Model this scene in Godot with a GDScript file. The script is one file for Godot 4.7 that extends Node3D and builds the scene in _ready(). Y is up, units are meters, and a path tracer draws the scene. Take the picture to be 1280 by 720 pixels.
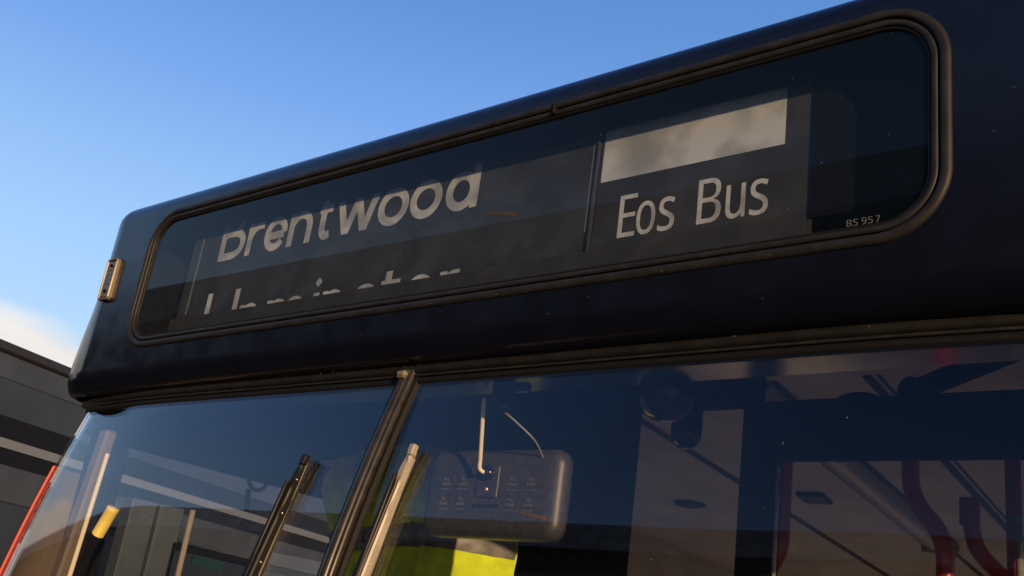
extends Node3D

const HALF := 1.21          # half width of the bus
const CORNER := 0.11        # radius of its front corners
const FLAT := 1.10
const WIDER := 0.028        # how far the windscreen's ends stand outside the dome's sides
const SUN_TOWARDS := Vector3(0.94, 0.172, 0.54)
var M := {}
var rng := RandomNumberGenerator.new()

# ---------------------------------------------------------------- helpers
func mb() -> SurfaceTool:
	var st := SurfaceTool.new()
	st.begin(Mesh.PRIMITIVE_TRIANGLES)
	return st

func tag(o: Node, label := "", category := "", group := "", kind := "") -> Node:
	if label: o.set_meta("label", label)
	if category: o.set_meta("category", category)
	if group: o.set_meta("group", group)
	if kind: o.set_meta("kind", kind)
	return o

func put(called: String, mesh: Mesh, m: Material, parent: Node = self) -> MeshInstance3D:
	var o := MeshInstance3D.new()
	o.name = called
	o.mesh = mesh
	o.material_override = m
	parent.add_child(o, true)
	return o

func build(called: String, st: SurfaceTool, m: Material, parent: Node = self, normals := true) -> MeshInstance3D:
	if normals:
		st.generate_normals()
	return put(called, st.commit(), m, parent)

func tri(st: SurfaceTool, a: Vector3, b: Vector3, c: Vector3) -> void:
	st.add_vertex(a); st.add_vertex(b); st.add_vertex(c)

func quad(st: SurfaceTool, a: Vector3, b: Vector3, c: Vector3, d: Vector3) -> void:
	tri(st, a, b, c); tri(st, a, c, d)

# four corners, each [position, normal], wound so that the face looks along its normals
func facing(st: SurfaceTool, q: Array) -> void:
	var g: Vector3 = (q[1][0] - q[0][0]).cross(q[2][0] - q[0][0]) + (q[2][0] - q[0][0]).cross(q[3][0] - q[0][0])
	for k in ([0, 2, 1, 0, 3, 2] if g.dot(q[0][1] + q[2][1]) > 0.0 else [0, 1, 2, 0, 2, 3]):
		st.set_normal(q[k][1])
		st.add_vertex(q[k][0])

# a box with chamfered edges; basis b holds its axes
func box(st: SurfaceTool, c: Vector3, size: Vector3, ch := 0.0, b := Basis.IDENTITY) -> void:
	st.set_smooth_group(-1)
	var h := size * 0.5
	ch = minf(ch, minf(h.x, minf(h.y, h.z)) * 0.9)
	var p := func(x, y, z): return c + b * Vector3(x, y, z)
	for s in [-1.0, 1.0]:
		var i := h - Vector3(ch, ch, ch)
		var f1 := [p.call(s * h.x, -i.y, -i.z), p.call(s * h.x, i.y, -i.z), p.call(s * h.x, i.y, i.z), p.call(s * h.x, -i.y, i.z)]
		var f2 := [p.call(-i.x, s * h.y, -i.z), p.call(i.x, s * h.y, -i.z), p.call(i.x, s * h.y, i.z), p.call(-i.x, s * h.y, i.z)]
		var f3 := [p.call(-i.x, -i.y, s * h.z), p.call(i.x, -i.y, s * h.z), p.call(i.x, i.y, s * h.z), p.call(-i.x, i.y, s * h.z)]
		for f in [f1, f2, f3]:
			quad(st, f[0], f[1], f[2], f[3])
		if ch > 0.0:
			for t in [-1.0, 1.0]:
				quad(st, p.call(s * h.x, t * i.y, -i.z), p.call(s * h.x, t * i.y, i.z), p.call(s * i.x, t * h.y, i.z), p.call(s * i.x, t * h.y, -i.z))
				quad(st, p.call(s * h.x, -i.y, t * i.z), p.call(s * h.x, i.y, t * i.z), p.call(s * i.x, i.y, t * h.z), p.call(s * i.x, -i.y, t * h.z))
				quad(st, p.call(-i.x, s * h.y, t * i.z), p.call(i.x, s * h.y, t * i.z), p.call(i.x, s * i.y, t * h.z), p.call(-i.x, s * i.y, t * h.z))
				for u in [-1.0, 1.0]:
					tri(st, p.call(s * h.x, t * i.y, u * i.z), p.call(s * i.x, t * h.y, u * i.z), p.call(s * i.x, t * i.y, u * h.z))

func boxed(called: String, lo: Vector3, hi: Vector3, m: Material, parent: Node, ch := 0.003) -> MeshInstance3D:
	var st := mb()
	box(st, (lo + hi) * 0.5, (hi - lo).abs(), ch)
	return build(called, st, m, parent)

# profile (x along a, y along b) carried along frames [pos, a, b]
func sweep(st: SurfaceTool, frames: Array, prof: Array, loop_path := false, loop_prof := false, smooth := true) -> void:
	st.set_smooth_group(0 if smooth else -1)
	var nf := frames.size()
	var np := prof.size()
	for i in (nf if loop_path else nf - 1):
		var f: Array = frames[i]
		var g: Array = frames[(i + 1) % nf]
		for j in (np if loop_prof else np - 1):
			var p: Vector2 = prof[j]
			var q: Vector2 = prof[(j + 1) % np]
			quad(st, f[0] + f[1] * p.x + f[2] * p.y, f[0] + f[1] * q.x + f[2] * q.y, g[0] + g[1] * q.x + g[2] * q.y, g[0] + g[1] * p.x + g[2] * p.y)

func tube(st: SurfaceTool, pts: Array, r: float, sides := 12, r_end := -1.0) -> void:
	st.set_smooth_group(0)
	var rings := []
	var side := Vector3.ZERO
	for i in pts.size():
		var d: Vector3 = (pts[mini(i + 1, pts.size() - 1)] - pts[maxi(i - 1, 0)]).normalized()
		if side == Vector3.ZERO:
			side = d.cross(Vector3(0.31, 0.2, 0.93) if absf(d.z) < 0.8 else Vector3.RIGHT).normalized()
		side = (side - d * side.dot(d)).normalized()
		var o := d.cross(side)
		var rad := r if r_end < 0.0 else lerpf(r, r_end, float(i) / (pts.size() - 1))
		var ring := []
		for k in sides:
			var a := TAU * k / sides
			ring.append(pts[i] + (side * cos(a) + o * sin(a)) * rad)
		rings.append(ring)
	for i in rings.size() - 1:
		for k in sides:
			var l := (k + 1) % sides
			quad(st, rings[i][k], rings[i + 1][k], rings[i + 1][l], rings[i][l])
	for e in [0, rings.size() - 1]:
		for k in sides:
			tri(st, pts[e], rings[e][k], rings[e][(k + 1) % sides])

# smooth curve through points
func curve(pts: Array, step := 0.02) -> Array:
	var c := Curve3D.new()
	c.bake_interval = step
	for i in pts.size():
		var before: float = pts[i].distance_to(pts[maxi(i - 1, 0)])
		var after: float = pts[i].distance_to(pts[mini(i + 1, pts.size() - 1)])
		var t: Vector3 = (pts[mini(i + 1, pts.size() - 1)] - pts[maxi(i - 1, 0)]).normalized() * minf(before, after) / 3.0
		c.add_point(pts[i], -t, t)
	return Array(c.get_baked_points())

func ball(st: SurfaceTool, c: Vector3, r: Vector3, y_from := -1.0, y_to := 1.0, n := 20) -> void:
	st.set_smooth_group(0)
	var a0 := asin(y_from)
	var a1 := asin(y_to)
	for i in n:
		for k in n * 2:
			var q := []
			for e in [[0, 0], [1, 0], [1, 1], [0, 1]]:
				var la := lerpf(a0, a1, float(i + e[0]) / n)
				var lo: float = TAU * (k + e[1]) / (n * 2)
				q.append(c + Vector3(cos(la) * cos(lo), sin(la), cos(la) * sin(lo)) * r)
			quad(st, q[0], q[1], q[2], q[3])

func noise(freq: float, seed_ := 1, octaves := 4) -> FastNoiseLite:
	var n := FastNoiseLite.new()
	n.seed = seed_
	n.frequency = freq
	n.fractal_octaves = octaves
	return n

func noise_tex(freq: float, a: Color, b: Color, seed_ := 1, size := 256, normal := false, lo := 0.0, hi := 1.0) -> NoiseTexture2D:
	var t := NoiseTexture2D.new()
	t.width = size
	t.height = size
	t.seamless = true
	t.noise = noise(freq, seed_)
	if normal:
		t.as_normal_map = true
		t.bump_strength = 2.0
	else:
		var g := Gradient.new()
		g.offsets = PackedFloat32Array([lo, hi])
		g.colors = PackedColorArray([a, b])
		t.color_ramp = g
	return t

func lin(r: float, g: float, b: float) -> Color:
	return Color(r, g, b).linear_to_srgb()

func mat(c: Color, rough := 0.6, metal := 0.0, spec := 0.5) -> StandardMaterial3D:
	var m := StandardMaterial3D.new()
	m.albedo_color = c
	m.roughness = rough
	m.metallic = metal
	m.metallic_specular = spec
	return m

func worn(c: Color, rough: float, freq: float, low := 0.6, seed_ := 1, scale := 3.0, metal := 0.0) -> StandardMaterial3D:
	var m := mat(c, rough, metal)
	m.albedo_texture = noise_tex(freq, Color(low, low, low), Color.WHITE, seed_, 256, false, 0.25, 0.75)
	m.uv1_triplanar = true
	m.uv1_scale = Vector3.ONE * scale
	return m

func pane_mat(c: Color, alpha: float) -> StandardMaterial3D:
	var m := mat(Color(c.r, c.g, c.b, alpha), 0.0)
	m.transparency = BaseMaterial3D.TRANSPARENCY_ALPHA
	return m

# ---------------------------------------------------------------- shapes of the bus
# forward bulge of the windscreen at height y
func rake(y: float) -> float:
	var h := 2.24 - y
	if h > 0.42:
		return -0.04 + 0.30 * 0.42 - 0.16 * 0.42 * 0.42 + (h - 0.42) * 0.165
	return -0.04 + 0.30 * h - 0.16 * h * h

# the windscreen also bows back a little towards its ends
func bow(s: float) -> float:
	return -0.13 * pow(maxf(0.0, minf(absf(s), 1.2) - 0.72), 2.0)

# outline of the bus in plan; s is the way along it from the middle; returns [point, outward normal]
func plan(s: float, grow := 0.0) -> Array:
	var a := absf(s)
	var sg := signf(s)
	var arc := CORNER * PI / 2
	if a <= FLAT:
		return [Vector3(s, 0, grow), Vector3(0, 0, 1)]
	if a <= FLAT + arc:
		var th := (a - FLAT) / CORNER
		var n := Vector3(sg * sin(th), 0, cos(th))
		return [Vector3(sg * FLAT, 0, -CORNER) + n * (CORNER + grow), n]
	return [Vector3(sg * (HALF + grow), 0, -CORNER - (a - FLAT - arc)), Vector3(sg, 0, 0)]

func plan_range(s0: float, s1: float) -> Array:
	var ss := [s0]
	var arc := CORNER * PI / 2
	for k in 17:
		for s in [-FLAT - arc * k / 16.0, FLAT + arc * k / 16.0]:
			if s > s0 and s < s1:
				ss.append(s)
	for k in 21:
		var s := -FLAT + 2 * FLAT * k / 20.0
		if s > s0 + 0.001 and s < s1 - 0.001 and absf(s) < FLAT - 0.001:
			ss.append(s)
	ss.append(s1)
	ss.sort()
	return ss

# surface that follows the outline; prof holds [offset outwards, y, normal's tilt]
func shell(st: SurfaceTool, ss: Array, prof: Array, raked := false, inwards := false, fit := false) -> void:
	for i in ss.size() - 1:
		for j in prof.size() - 1:
			var q := []
			for e in [[0, 0], [0, 1], [1, 1], [1, 0]]:
				var f := plan(ss[i + e[0]])
				var p: Array = prof[j + e[1]]
				var z := Vector3(0, 0, rake(p[1]) + bow(ss[i + e[0]])) if raked else Vector3.ZERO
				var fn: Vector3 = f[1]
				if raked:
					fn = fn.rotated(Vector3.UP, -(bow(ss[i + e[0]] + 0.01) - bow(ss[i + e[0]] - 0.01)) / 0.02 * 1.0)
				var n: Vector3 = (fn * cos(p[2]) + Vector3.UP * sin(p[2])).normalized()
				var o: float = p[0]
				if raked:   # the windscreen reaches a little wider than the dome above it
					o += WIDER * absf(f[1].x)
				if fit:   # towards its sides the dome flares out and loses its tuck
					var side := absf(f[1].x)
					o = o * (1.0 - 0.85 * side) + 0.034 * side * smoothstep(2.60, 2.30, p[1])
				q.append([f[0] + f[1] * o + Vector3(0, p[1], 0) + z, -n if inwards else n])
			facing(st, q)

func rounded_rect(x0: float, x1: float, y0: float, y1: float, r: float, n := 12) -> Array:
	var out := []
	for c in [[x1 - r, y1 - r, 0.0], [x0 + r, y1 - r, PI / 2], [x0 + r, y0 + r, PI], [x1 - r, y0 + r, PI * 1.5]]:
		for k in n + 1:
			var a: float = c[2] + PI / 2 * k / n
			out.append([Vector3(c[0] + cos(a) * r, c[1] + sin(a) * r, 0), Vector3(cos(a), sin(a), 0)])
	return out

# ---------------------------------------------------------------- lettering cut from strokes (x height 1)
func arc2(cx: float, cy: float, rx: float, ry: float, a0: float, a1: float, n := 16) -> Array:
	var out := []
	for k in n + 1:
		var a := deg_to_rad(lerpf(a0, a1, float(k) / n))
		out.append(Vector2(cx + rx * cos(a), cy + ry * sin(a)))
	return out

func glyph(ch: String) -> Array:
	match ch:
		"B": return [[Vector2(0.12, 0), Vector2(0.12, 1.62)], [Vector2(0.12, 0.11), Vector2(0.62, 0.11)] + arc2(0.62, 0.47, 0.44, 0.36, -90, 90) + [Vector2(0.12, 0.83)], [Vector2(0.12, 0.84), Vector2(0.55, 0.84)] + arc2(0.55, 1.17, 0.36, 0.34, -90, 90) + [Vector2(0.12, 1.51)]]
		"r": return [[Vector2(0.12, 0), Vector2(0.12, 1.0)], arc2(0.58, 0.42, 0.46, 0.47, 180, 92, 10) + [Vector2(0.78, 0.89)]]
		"e": return [[Vector2(0.12, 0.46), Vector2(0.96, 0.46)], arc2(0.54, 0.5, 0.42, 0.41, 0, 325, 30)]
		"n": return [[Vector2(0.12, 0), Vector2(0.12, 1.0)], arc2(0.52, 0.5, 0.40, 0.40, 180, 0, 18) + [Vector2(0.92, 0)]]
		"t": return [[Vector2(0.28, 1.26), Vector2(0.28, 0.36)] + arc2(0.56, 0.37, 0.28, 0.27, 180, 280, 10) + [Vector2(0.76, 0.14)], [Vector2(0.02, 0.90), Vector2(0.76, 0.90)]]
		"o": return [arc2(0.54, 0.5, 0.43, 0.41, 0, 360, 32)]
		"d": return [arc2(0.50, 0.5, 0.40, 0.41, 0, 360, 32), [Vector2(0.96, 0), Vector2(0.96, 1.62)]]
		"U": return [[Vector2(0.12, 1.55), Vector2(0.12, 0.55)] + arc2(0.66, 0.55, 0.54, 0.46, 180, 360, 18) + [Vector2(1.20, 1.55)]]
		"p": return [[Vector2(0.12, -0.5), Vector2(0.12, 1.0)], arc2(0.54, 0.5, 0.42, 0.41, 0, 360, 32)]
		"m": return [[Vector2(0.12, 0), Vector2(0.12, 1.0)], arc2(0.46, 0.5, 0.34, 0.40, 180, 0, 14) + [Vector2(0.80, 0)], arc2(1.14, 0.5, 0.34, 0.40, 180, 0, 14) + [Vector2(1.48, 0)]]
		"i": return [[Vector2(0.12, 0), Vector2(0.12, 1.0)]]
		"s": return [arc2(0.40, 0.70, 0.30, 0.21, 30, 270, 14) + arc2(0.40, 0.29, 0.32, 0.20, 90, -150, 14)]
	return []

func ribbon(st: SurfaceTool, line: Array, w: float, z: float) -> void:
	st.set_smooth_group(-1)
	var left := []
	var right := []
	var closed: bool = line[0].distance_to(line[-1]) < 0.001
	for i in line.size():
		var a: Vector2 = line[maxi(i - 1, 0)]
		var b: Vector2 = line[mini(i + 1, line.size() - 1)]
		if closed and (i == 0 or i == line.size() - 1):
			a = line[-2]
			b = line[1]
		var d := (b - a).normalized()
		var n := Vector2(-d.y, d.x) * w * 0.5
		left.append(line[i] + n)
		right.append(line[i] - n)
	for i in line.size() - 1:
		quad(st, Vector3(left[i].x, left[i].y, z), Vector3(left[i + 1].x, left[i + 1].y, z), Vector3(right[i + 1].x, right[i + 1].y, z), Vector3(right[i].x, right[i].y, z))

# letter of strokes between x0 and x1 on the baseline y
func letter(ch: String, x0: float, x1: float, y: float, xh: float, z: float, parent: Node, w := 0.235) -> void:
	var st := mb()
	var lines := glyph(ch)
	var lo := 9.0
	var hi := -9.0
	for l in lines:
		for p in l:
			lo = minf(lo, p.x)
			hi = maxf(hi, p.x)
	var sx := (x1 - x0 - w * xh) / maxf(hi - lo, 0.001) if hi - lo > 0.05 else xh
	var level := 0.0
	for l in lines:
		var out := []
		for p in l:
			out.append(Vector2(x0 + w * xh * 0.5 + (p.x - lo) * sx, y + p.y * xh))
		ribbon(st, out, w * xh, z + level)
		level += 0.0002
	if ch == "i":
		var c := Vector3(x0 + w * xh * 0.5, y + 1.30 * xh, z)
		quad(st, c + Vector3(0, 0.011, 0), c + Vector3(0.0105, 0, 0), c - Vector3(0, 0.011, 0), c - Vector3(0.0105, 0, 0))
	build("letter", st, M.print_white, parent)

func letter_w(x0: float, x1: float, y: float, xh: float, z: float, parent: Node) -> void:
	var st := mb()
	st.set_smooth_group(-1)
	var w := 0.021
	var wd := x1 - x0
	var xs := [x0 + w / 2, x0 + wd * 0.285, x0 + wd * 0.5, x0 + wd * 0.715, x1 - w / 2]
	for k in 4:
		var ya := 0.0 if k % 2 else xh
		var yb := xh - ya
		var zz := z + 0.0002 * k
		quad(st, Vector3(xs[k] - w / 2, y + ya, zz), Vector3(xs[k] + w / 2, y + ya, zz), Vector3(xs[k + 1] + w / 2, y + yb, zz), Vector3(xs[k + 1] - w / 2, y + yb, zz))
	build("letter", st, M.print_white, parent)

func text_letters(what: String, spots: Array, y: float, height: float, squeeze: float, z: float, parent: Node, m: Material, bold := false, called := "letter") -> void:
	var font := SystemFont.new()
	font.font_names = PackedStringArray(["Droid Sans"])
	if bold:
		font.font_weight = 700
	for i in what.length():
		if what[i] == " ":
			continue
		var t := TextMesh.new()
		t.text = what[i]
		t.font = font
		t.font_size = 64
		t.pixel_size = height / 0.714 / 64.0
		t.depth = 0.0006
		t.horizontal_alignment = HORIZONTAL_ALIGNMENT_LEFT
		t.vertical_alignment = VERTICAL_ALIGNMENT_BOTTOM
		var o := put(called, t, m, parent)
		var box_ := t.get_aabb()
		o.scale = Vector3(squeeze, 1, 1)
		var wide: float = spots[i][1] - spots[i][0]
		o.scale.x = wide / box_.size.x
		var base := 0.0
		if what[i] in "EBuS":
			base = box_.position.y
		if what[i] in "osu0123456789SB":
			base = box_.position.y + box_.size.y * 0.018 if what[i] in "os" else box_.position.y
		o.position = Vector3(spots[i][0] - box_.position.x * o.scale.x, y - base, z)

# ---------------------------------------------------------------- materials
func materials() -> void:
	M.navy = worn(lin(0.0050, 0.0060, 0.0140), 0.28, 0.012, 0.92, 3, 2.0)
	M.navy.roughness_texture = noise_tex(0.02, Color(0.55, 0.55, 0.55), Color.WHITE, 8)
	M.navy.roughness = 0.24
	M.navy.normal_enabled = true
	M.navy.normal_texture = noise_tex(0.006, Color.BLACK, Color.WHITE, 61, 256, true)
	M.navy.normal_scale = 0.05
	M.red = mat(lin(0.70, 0.06, 0.025), 0.3)
	M.rubber = worn(lin(0.024, 0.0235, 0.024), 0.5, 0.02, 0.8, 5, 4.0)
	M.rubber_dark = worn(lin(0.007, 0.007, 0.007), 0.65, 0.03, 0.8, 6, 6.0)
	M.screen_rubber = worn(lin(0.014, 0.0135, 0.0135), 0.5, 0.02, 0.8, 7, 4.0)
	M.pillar = worn(lin(0.038, 0.030, 0.023), 0.27, 0.02, 0.75, 9, 5.0)
	M.pillar.metallic = 0.2
	M.pillar_cap = worn(lin(0.30, 0.25, 0.18), 0.6, 0.05, 0.5, 9, 14.0)
	for r in [M.rubber, M.screen_rubber, M.rubber_dark]:
		r.metallic_specular = 0.35
	M.black = mat(lin(0.006, 0.006, 0.008), 0.85, 0.0, 0.2)
	M.black_gloss = mat(lin(0.008, 0.009, 0.012), 0.14)
	M.header = mat(lin(0.014, 0.013, 0.014), 0.18, 0.0, 0.6)
	M.box_black = mat(lin(0.004, 0.0045, 0.007), 0.9, 0.0, 0.2)
	M.mask = mat(lin(0.0025, 0.003, 0.005), 0.9, 0.0, 0.15)
	M.blind = worn(lin(0.019, 0.025, 0.034), 0.7, 0.01, 0.7, 12, 3.0)
	M.number_blind = worn(lin(0.019, 0.0225, 0.028), 0.7, 0.01, 0.7, 14, 3.0)
	M.print_white = worn(lin(0.33, 0.375, 0.45), 0.7, 0.012, 0.8, 15, 4.0)
	M.number_print = worn(lin(0.33, 0.37, 0.43), 0.7, 0.012, 0.75, 16, 4.0)
	M.blank = worn(lin(0.36, 0.41, 0.49), 0.6, 0.007, 0.74, 17, 3.0)
	M.tape = mat(lin(0.10, 0.11, 0.12), 0.5)
	M.glass = pane_mat(lin(0.08, 0.15, 0.27), 0.03)
	M.glass.metallic_specular = 0.37
	M.screen = pane_mat(lin(0.03, 0.035, 0.035), 0.02)
	M.screen.metallic_specular = 0.44
	M.side_glass = pane_mat(lin(0.02, 0.025, 0.025), 0.02)
	M.lens = worn(lin(0.17, 0.165, 0.175), 0.25, 0.04, 0.3, 18, 12.0)
	M.brass = mat(lin(0.20, 0.17, 0.12), 0.42, 0.3)
	M.gold_metal = worn(lin(0.34, 0.30, 0.25), 0.4, 0.02, 0.92, 19, 3.0)
	M.wiper_dark = worn(lin(0.009, 0.0085, 0.008), 0.45, 0.03, 0.8, 20, 8.0)
	M.wiper_dark.metallic_specular = 0.35
	M.wiper_rubber = mat(lin(0.008, 0.008, 0.008), 0.5)
	M.rivet = mat(lin(0.75, 0.65, 0.5), 0.25, 0.8)
	M.steel = mat(lin(0.88, 0.80, 0.55), 0.3, 0.0)
	M.mirror_back = worn(lin(0.045, 0.045, 0.05), 0.45, 0.03, 0.8, 21, 8.0)
	M.icon = mat(lin(0.085, 0.085, 0.085), 0.6)
	M.ceiling = worn(lin(0.74, 0.67, 0.58), 0.6, 0.01, 0.92, 22, 1.0)
	M.ceiling_trim = mat(lin(0.15, 0.13, 0.115), 0.5)
	M.duct = mat(lin(0.34, 0.29, 0.23), 0.3)
	M.vent = mat(lin(0.02, 0.02, 0.024), 0.6)
	M.rail = mat(lin(0.38, 0.012, 0.014), 0.35)
	M.trim_grey = worn(lin(0.26, 0.26, 0.25), 0.6, 0.02, 0.7, 23, 4.0)
	M.post_grey = worn(lin(0.060, 0.083, 0.125), 0.7, 0.01, 0.85, 26, 1.5)
	M.trim_brown = mat(lin(0.14, 0.11, 0.09), 0.5)
	M.yellow = mat(lin(0.85, 0.66, 0.12), 0.4)
	M.hivis = worn(lin(0.62, 0.78, 0.02), 0.8, 0.02, 0.85, 24, 3.0)
	M.band = worn(lin(0.16, 0.16, 0.17), 0.5, 0.02, 0.7, 25, 5.0)
	M.drop = mat(lin(0.12, 0.12, 0.13), 0.1)
	M.lining = worn(lin(0.58, 0.54, 0.48), 0.6, 0.01, 0.85, 27, 1.0)
	M.floor = mat(lin(0.36, 0.33, 0.30), 0.7)

# ---------------------------------------------------------------- sky
func make_sky() -> ImageTexture:
	var w := 1536
	var h := 768
	var im := Image.create(w, h, false, Image.FORMAT_RGBF)
	var n1 := noise(2.6, 41, 5)
	var n2 := noise(1.1, 44, 3)
	var stops := [[-90.0, Vector3(0.10, 0.11, 0.13)], [-4.0, Vector3(0.22, 0.28, 0.36)], [0.0, Vector3(0.66, 0.78, 0.90)], [6.0, Vector3(0.58, 0.79, 1.0)], [12.0, Vector3(0.49, 0.725, 1.0)], [18.0, Vector3(0.375, 0.635, 1.0)], [27.5, Vector3(0.200, 0.400, 0.86)], [34.0, Vector3(0.125, 0.300, 0.69)], [50.0, Vector3(0.050, 0.155, 0.45)], [90.0, Vector3(0.025, 0.09, 0.30)]]
	var sun := SUN_TOWARDS.normalized()
	for j in h:
		var el := 90.0 - 180.0 * (j + 0.5) / h
		var base := Vector3.ZERO
		for k in stops.size() - 1:
			if el >= stops[k][0] and el <= stops[k + 1][0]:
				var t: float = (el - stops[k][0]) / (stops[k + 1][0] - stops[k][0])
				base = stops[k][1].lerp(stops[k + 1][1], t)
		for i in w:
			var az := (float(i) + 0.5) / w * TAU
			var e := deg_to_rad(el)
			var d := Vector3(sin(az) * cos(e), sin(e), -cos(az) * cos(e))
			var c := base * lerpf(1.0, 0.5, smoothstep(-0.6, 0.2, d.dot(sun)))
			var near := maxf(0.0, d.dot(sun))
			c += Vector3(0.9, 0.62, 0.34) * (pow(near, 10.0) * 0.35 + pow(near, 60.0) * 0.8) * smoothstep(-6.0, 3.0, el)
			if el > -1.0 and el < 45.0:
				var q := Vector3(d.x, d.y * 2.6, d.z)
				var v := n1.get_noise_3dv(q * 100.0 * 0.012) * 0.62 + n2.get_noise_3dv(q * 100.0 * 0.012 + Vector3(5, 1, 2)) * 0.75
				var top := 13.3 + v * 3.5
				var a := smoothstep(0.0, 1.6, top - el)
				var lit := 0.5 + 0.5 * d.dot(Vector3(-sun.x, 0, -sun.z).normalized())
				var cc := Vector3(0.72, 0.70, 0.72).lerp(Vector3(1.0, 0.93, 0.86), lit) * (0.86 + 0.25 * clampf(v + 0.3, 0, 1))
				c = c.lerp(cc, a * 0.92 * smoothstep(-1.0, 3.0, el))
				var wisp := clampf(n2.get_noise_3dv(q * 2.2 + Vector3(3, 9, 4)) * 0.9 - 0.25, 0.0, 1.0) * smoothstep(18.0, 12.0, el)
				c = c.lerp(Vector3(0.8, 0.8, 0.86), wisp * 0.6)
			im.set_pixel(i, j, Color(c.x, c.y, c.z))
	return ImageTexture.create_from_image(im)

func _ready() -> void:
	rng.seed = 11
	# ---- camera
	var cam := Camera3D.new()
	cam.name = "camera"
	cam.fov = 31.168
	cam.near = 0.05
	cam.far = 2000.0
	cam.transform = Transform3D(Basis(Vector3(0.7741, 0.1339, -0.6187), Vector3(0.1127, 0.9326, 0.3428), Vector3(0.6229, -0.3351, 0.7069)).orthonormalized(), Vector3(1.3135, 1.8078, 1.2089))
	add_child(cam)
	cam.current = true
	# ---- sky, sun, exposure
	var we := WorldEnvironment.new()
	we.name = "world_environment"
	var env := Environment.new()
	env.background_mode = Environment.BG_SKY
	var pm := PanoramaSkyMaterial.new()
	pm.panorama = make_sky()
	var sky := Sky.new()
	sky.sky_material = pm
	env.sky = sky
	env.tonemap_mode = Environment.TONE_MAPPER_LINEAR
	env.tonemap_exposure = 1.0
	env.sdfgi_enabled = true
	env.ssao_enabled = true
	env.ssil_enabled = true
	we.environment = env
	add_child(we)
	var sun := DirectionalLight3D.new()
	sun.name = "sun"
	sun.light_color = Color(1.0, 0.83, 0.61)
	sun.light_energy = 1.5
	sun.light_angular_distance = 0.6
	sun.shadow_enabled = true
	add_child(sun)
	sun.look_at_from_position(SUN_TOWARDS * 20.0, Vector3.ZERO)
	materials()
	setting()
	bus()
	jacket()

# ---------------------------------------------------------------- what stands round the bus
func setting() -> void:
	var g := PlaneMesh.new()
	g.size = Vector2(1600, 1600)
	var gm := worn(lin(0.055, 0.053, 0.05), 0.9, 0.05, 0.6, 31, 0.6)
	gm.uv1_world_triplanar = true
	tag(put("ground", g, gm), "", "", "", "structure")
	workshop()
	neighbour()

# the low shed that the bus faces: seen only mirrored in its windows
func workshop() -> void:
	var w := Node3D.new()
	w.name = "workshop_building"
	w.position = Vector3(0.3, 0, 5.5)
	add_child(w, true)
	tag(w, "dark flat-roofed workshop with a grey fascia, mirrored in the bus glass", "building")
	var wall := worn(lin(0.050, 0.048, 0.048), 0.9, 0.03, 0.6, 33, 1.0)
	var steel := worn(lin(0.30, 0.33, 0.38), 0.6, 0.02, 0.7, 34, 1.0)
	var dark := mat(lin(0.012, 0.012, 0.014), 0.6)
	boxed("wall", Vector3(-38, 0, 0), Vector3(0, 5.2, 9.0), wall, w, 0.02)
	var st := mb()
	st.set_smooth_group(-1)
	var line := [Vector2(-38.1, 5.64), Vector2(-12.0, 5.68), Vector2(-4.5, 5.62), Vector2(0.1, 5.56)]
	for k in 3:
		var p: Vector2 = line[k]
		var q: Vector2 = line[k + 1]
		quad(st, Vector3(p.x, 5.2, -0.12), Vector3(p.x, p.y, -0.12), Vector3(q.x, q.y, -0.12), Vector3(q.x, 5.2, -0.12))
		quad(st, Vector3(p.x, p.y, -0.12), Vector3(p.x, p.y, 9.1), Vector3(q.x, q.y, 9.1), Vector3(q.x, q.y, -0.12))
		quad(st, Vector3(p.x, 5.2, -0.12), Vector3(p.x, 5.2, 9.1), Vector3(q.x, 5.2, 9.1), Vector3(q.x, 5.2, -0.12))
		quad(st, Vector3(p.x, 5.2, 9.1), Vector3(p.x, p.y, 9.1), Vector3(q.x, q.y, 9.1), Vector3(q.x, 5.2, 9.1))
	for p in [line[0], line[3]]:
		quad(st, Vector3(p.x, 5.2, -0.12), Vector3(p.x, p.y, -0.12), Vector3(p.x, p.y, 9.1), Vector3(p.x, 5.2, 9.1))
	build("fascia", st, steel, w)
	for k in 6:
		var x := -4.2 - k * 6.0
		boxed("roller_door", Vector3(x - 1.9, 0.0, -0.05), Vector3(x + 1.9, 4.1, -0.003), dark, w, 0.01)
	for k in 7:
		var x := -1.1 - k * 6.0
		boxed("pier", Vector3(x - 0.22, 0.0, -0.09), Vector3(x + 0.22, 5.0, -0.004), wall, w, 0.01)
	st = mb()
	tube(st, [Vector3(-4.9, 5.69, -0.12), Vector3(-4.9, 5.52, -0.52)], 0.03, 8, 0.012)
	build("awning_stay", st, mat(lin(0.62, 0.42, 0.26), 0.7), w)

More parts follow.
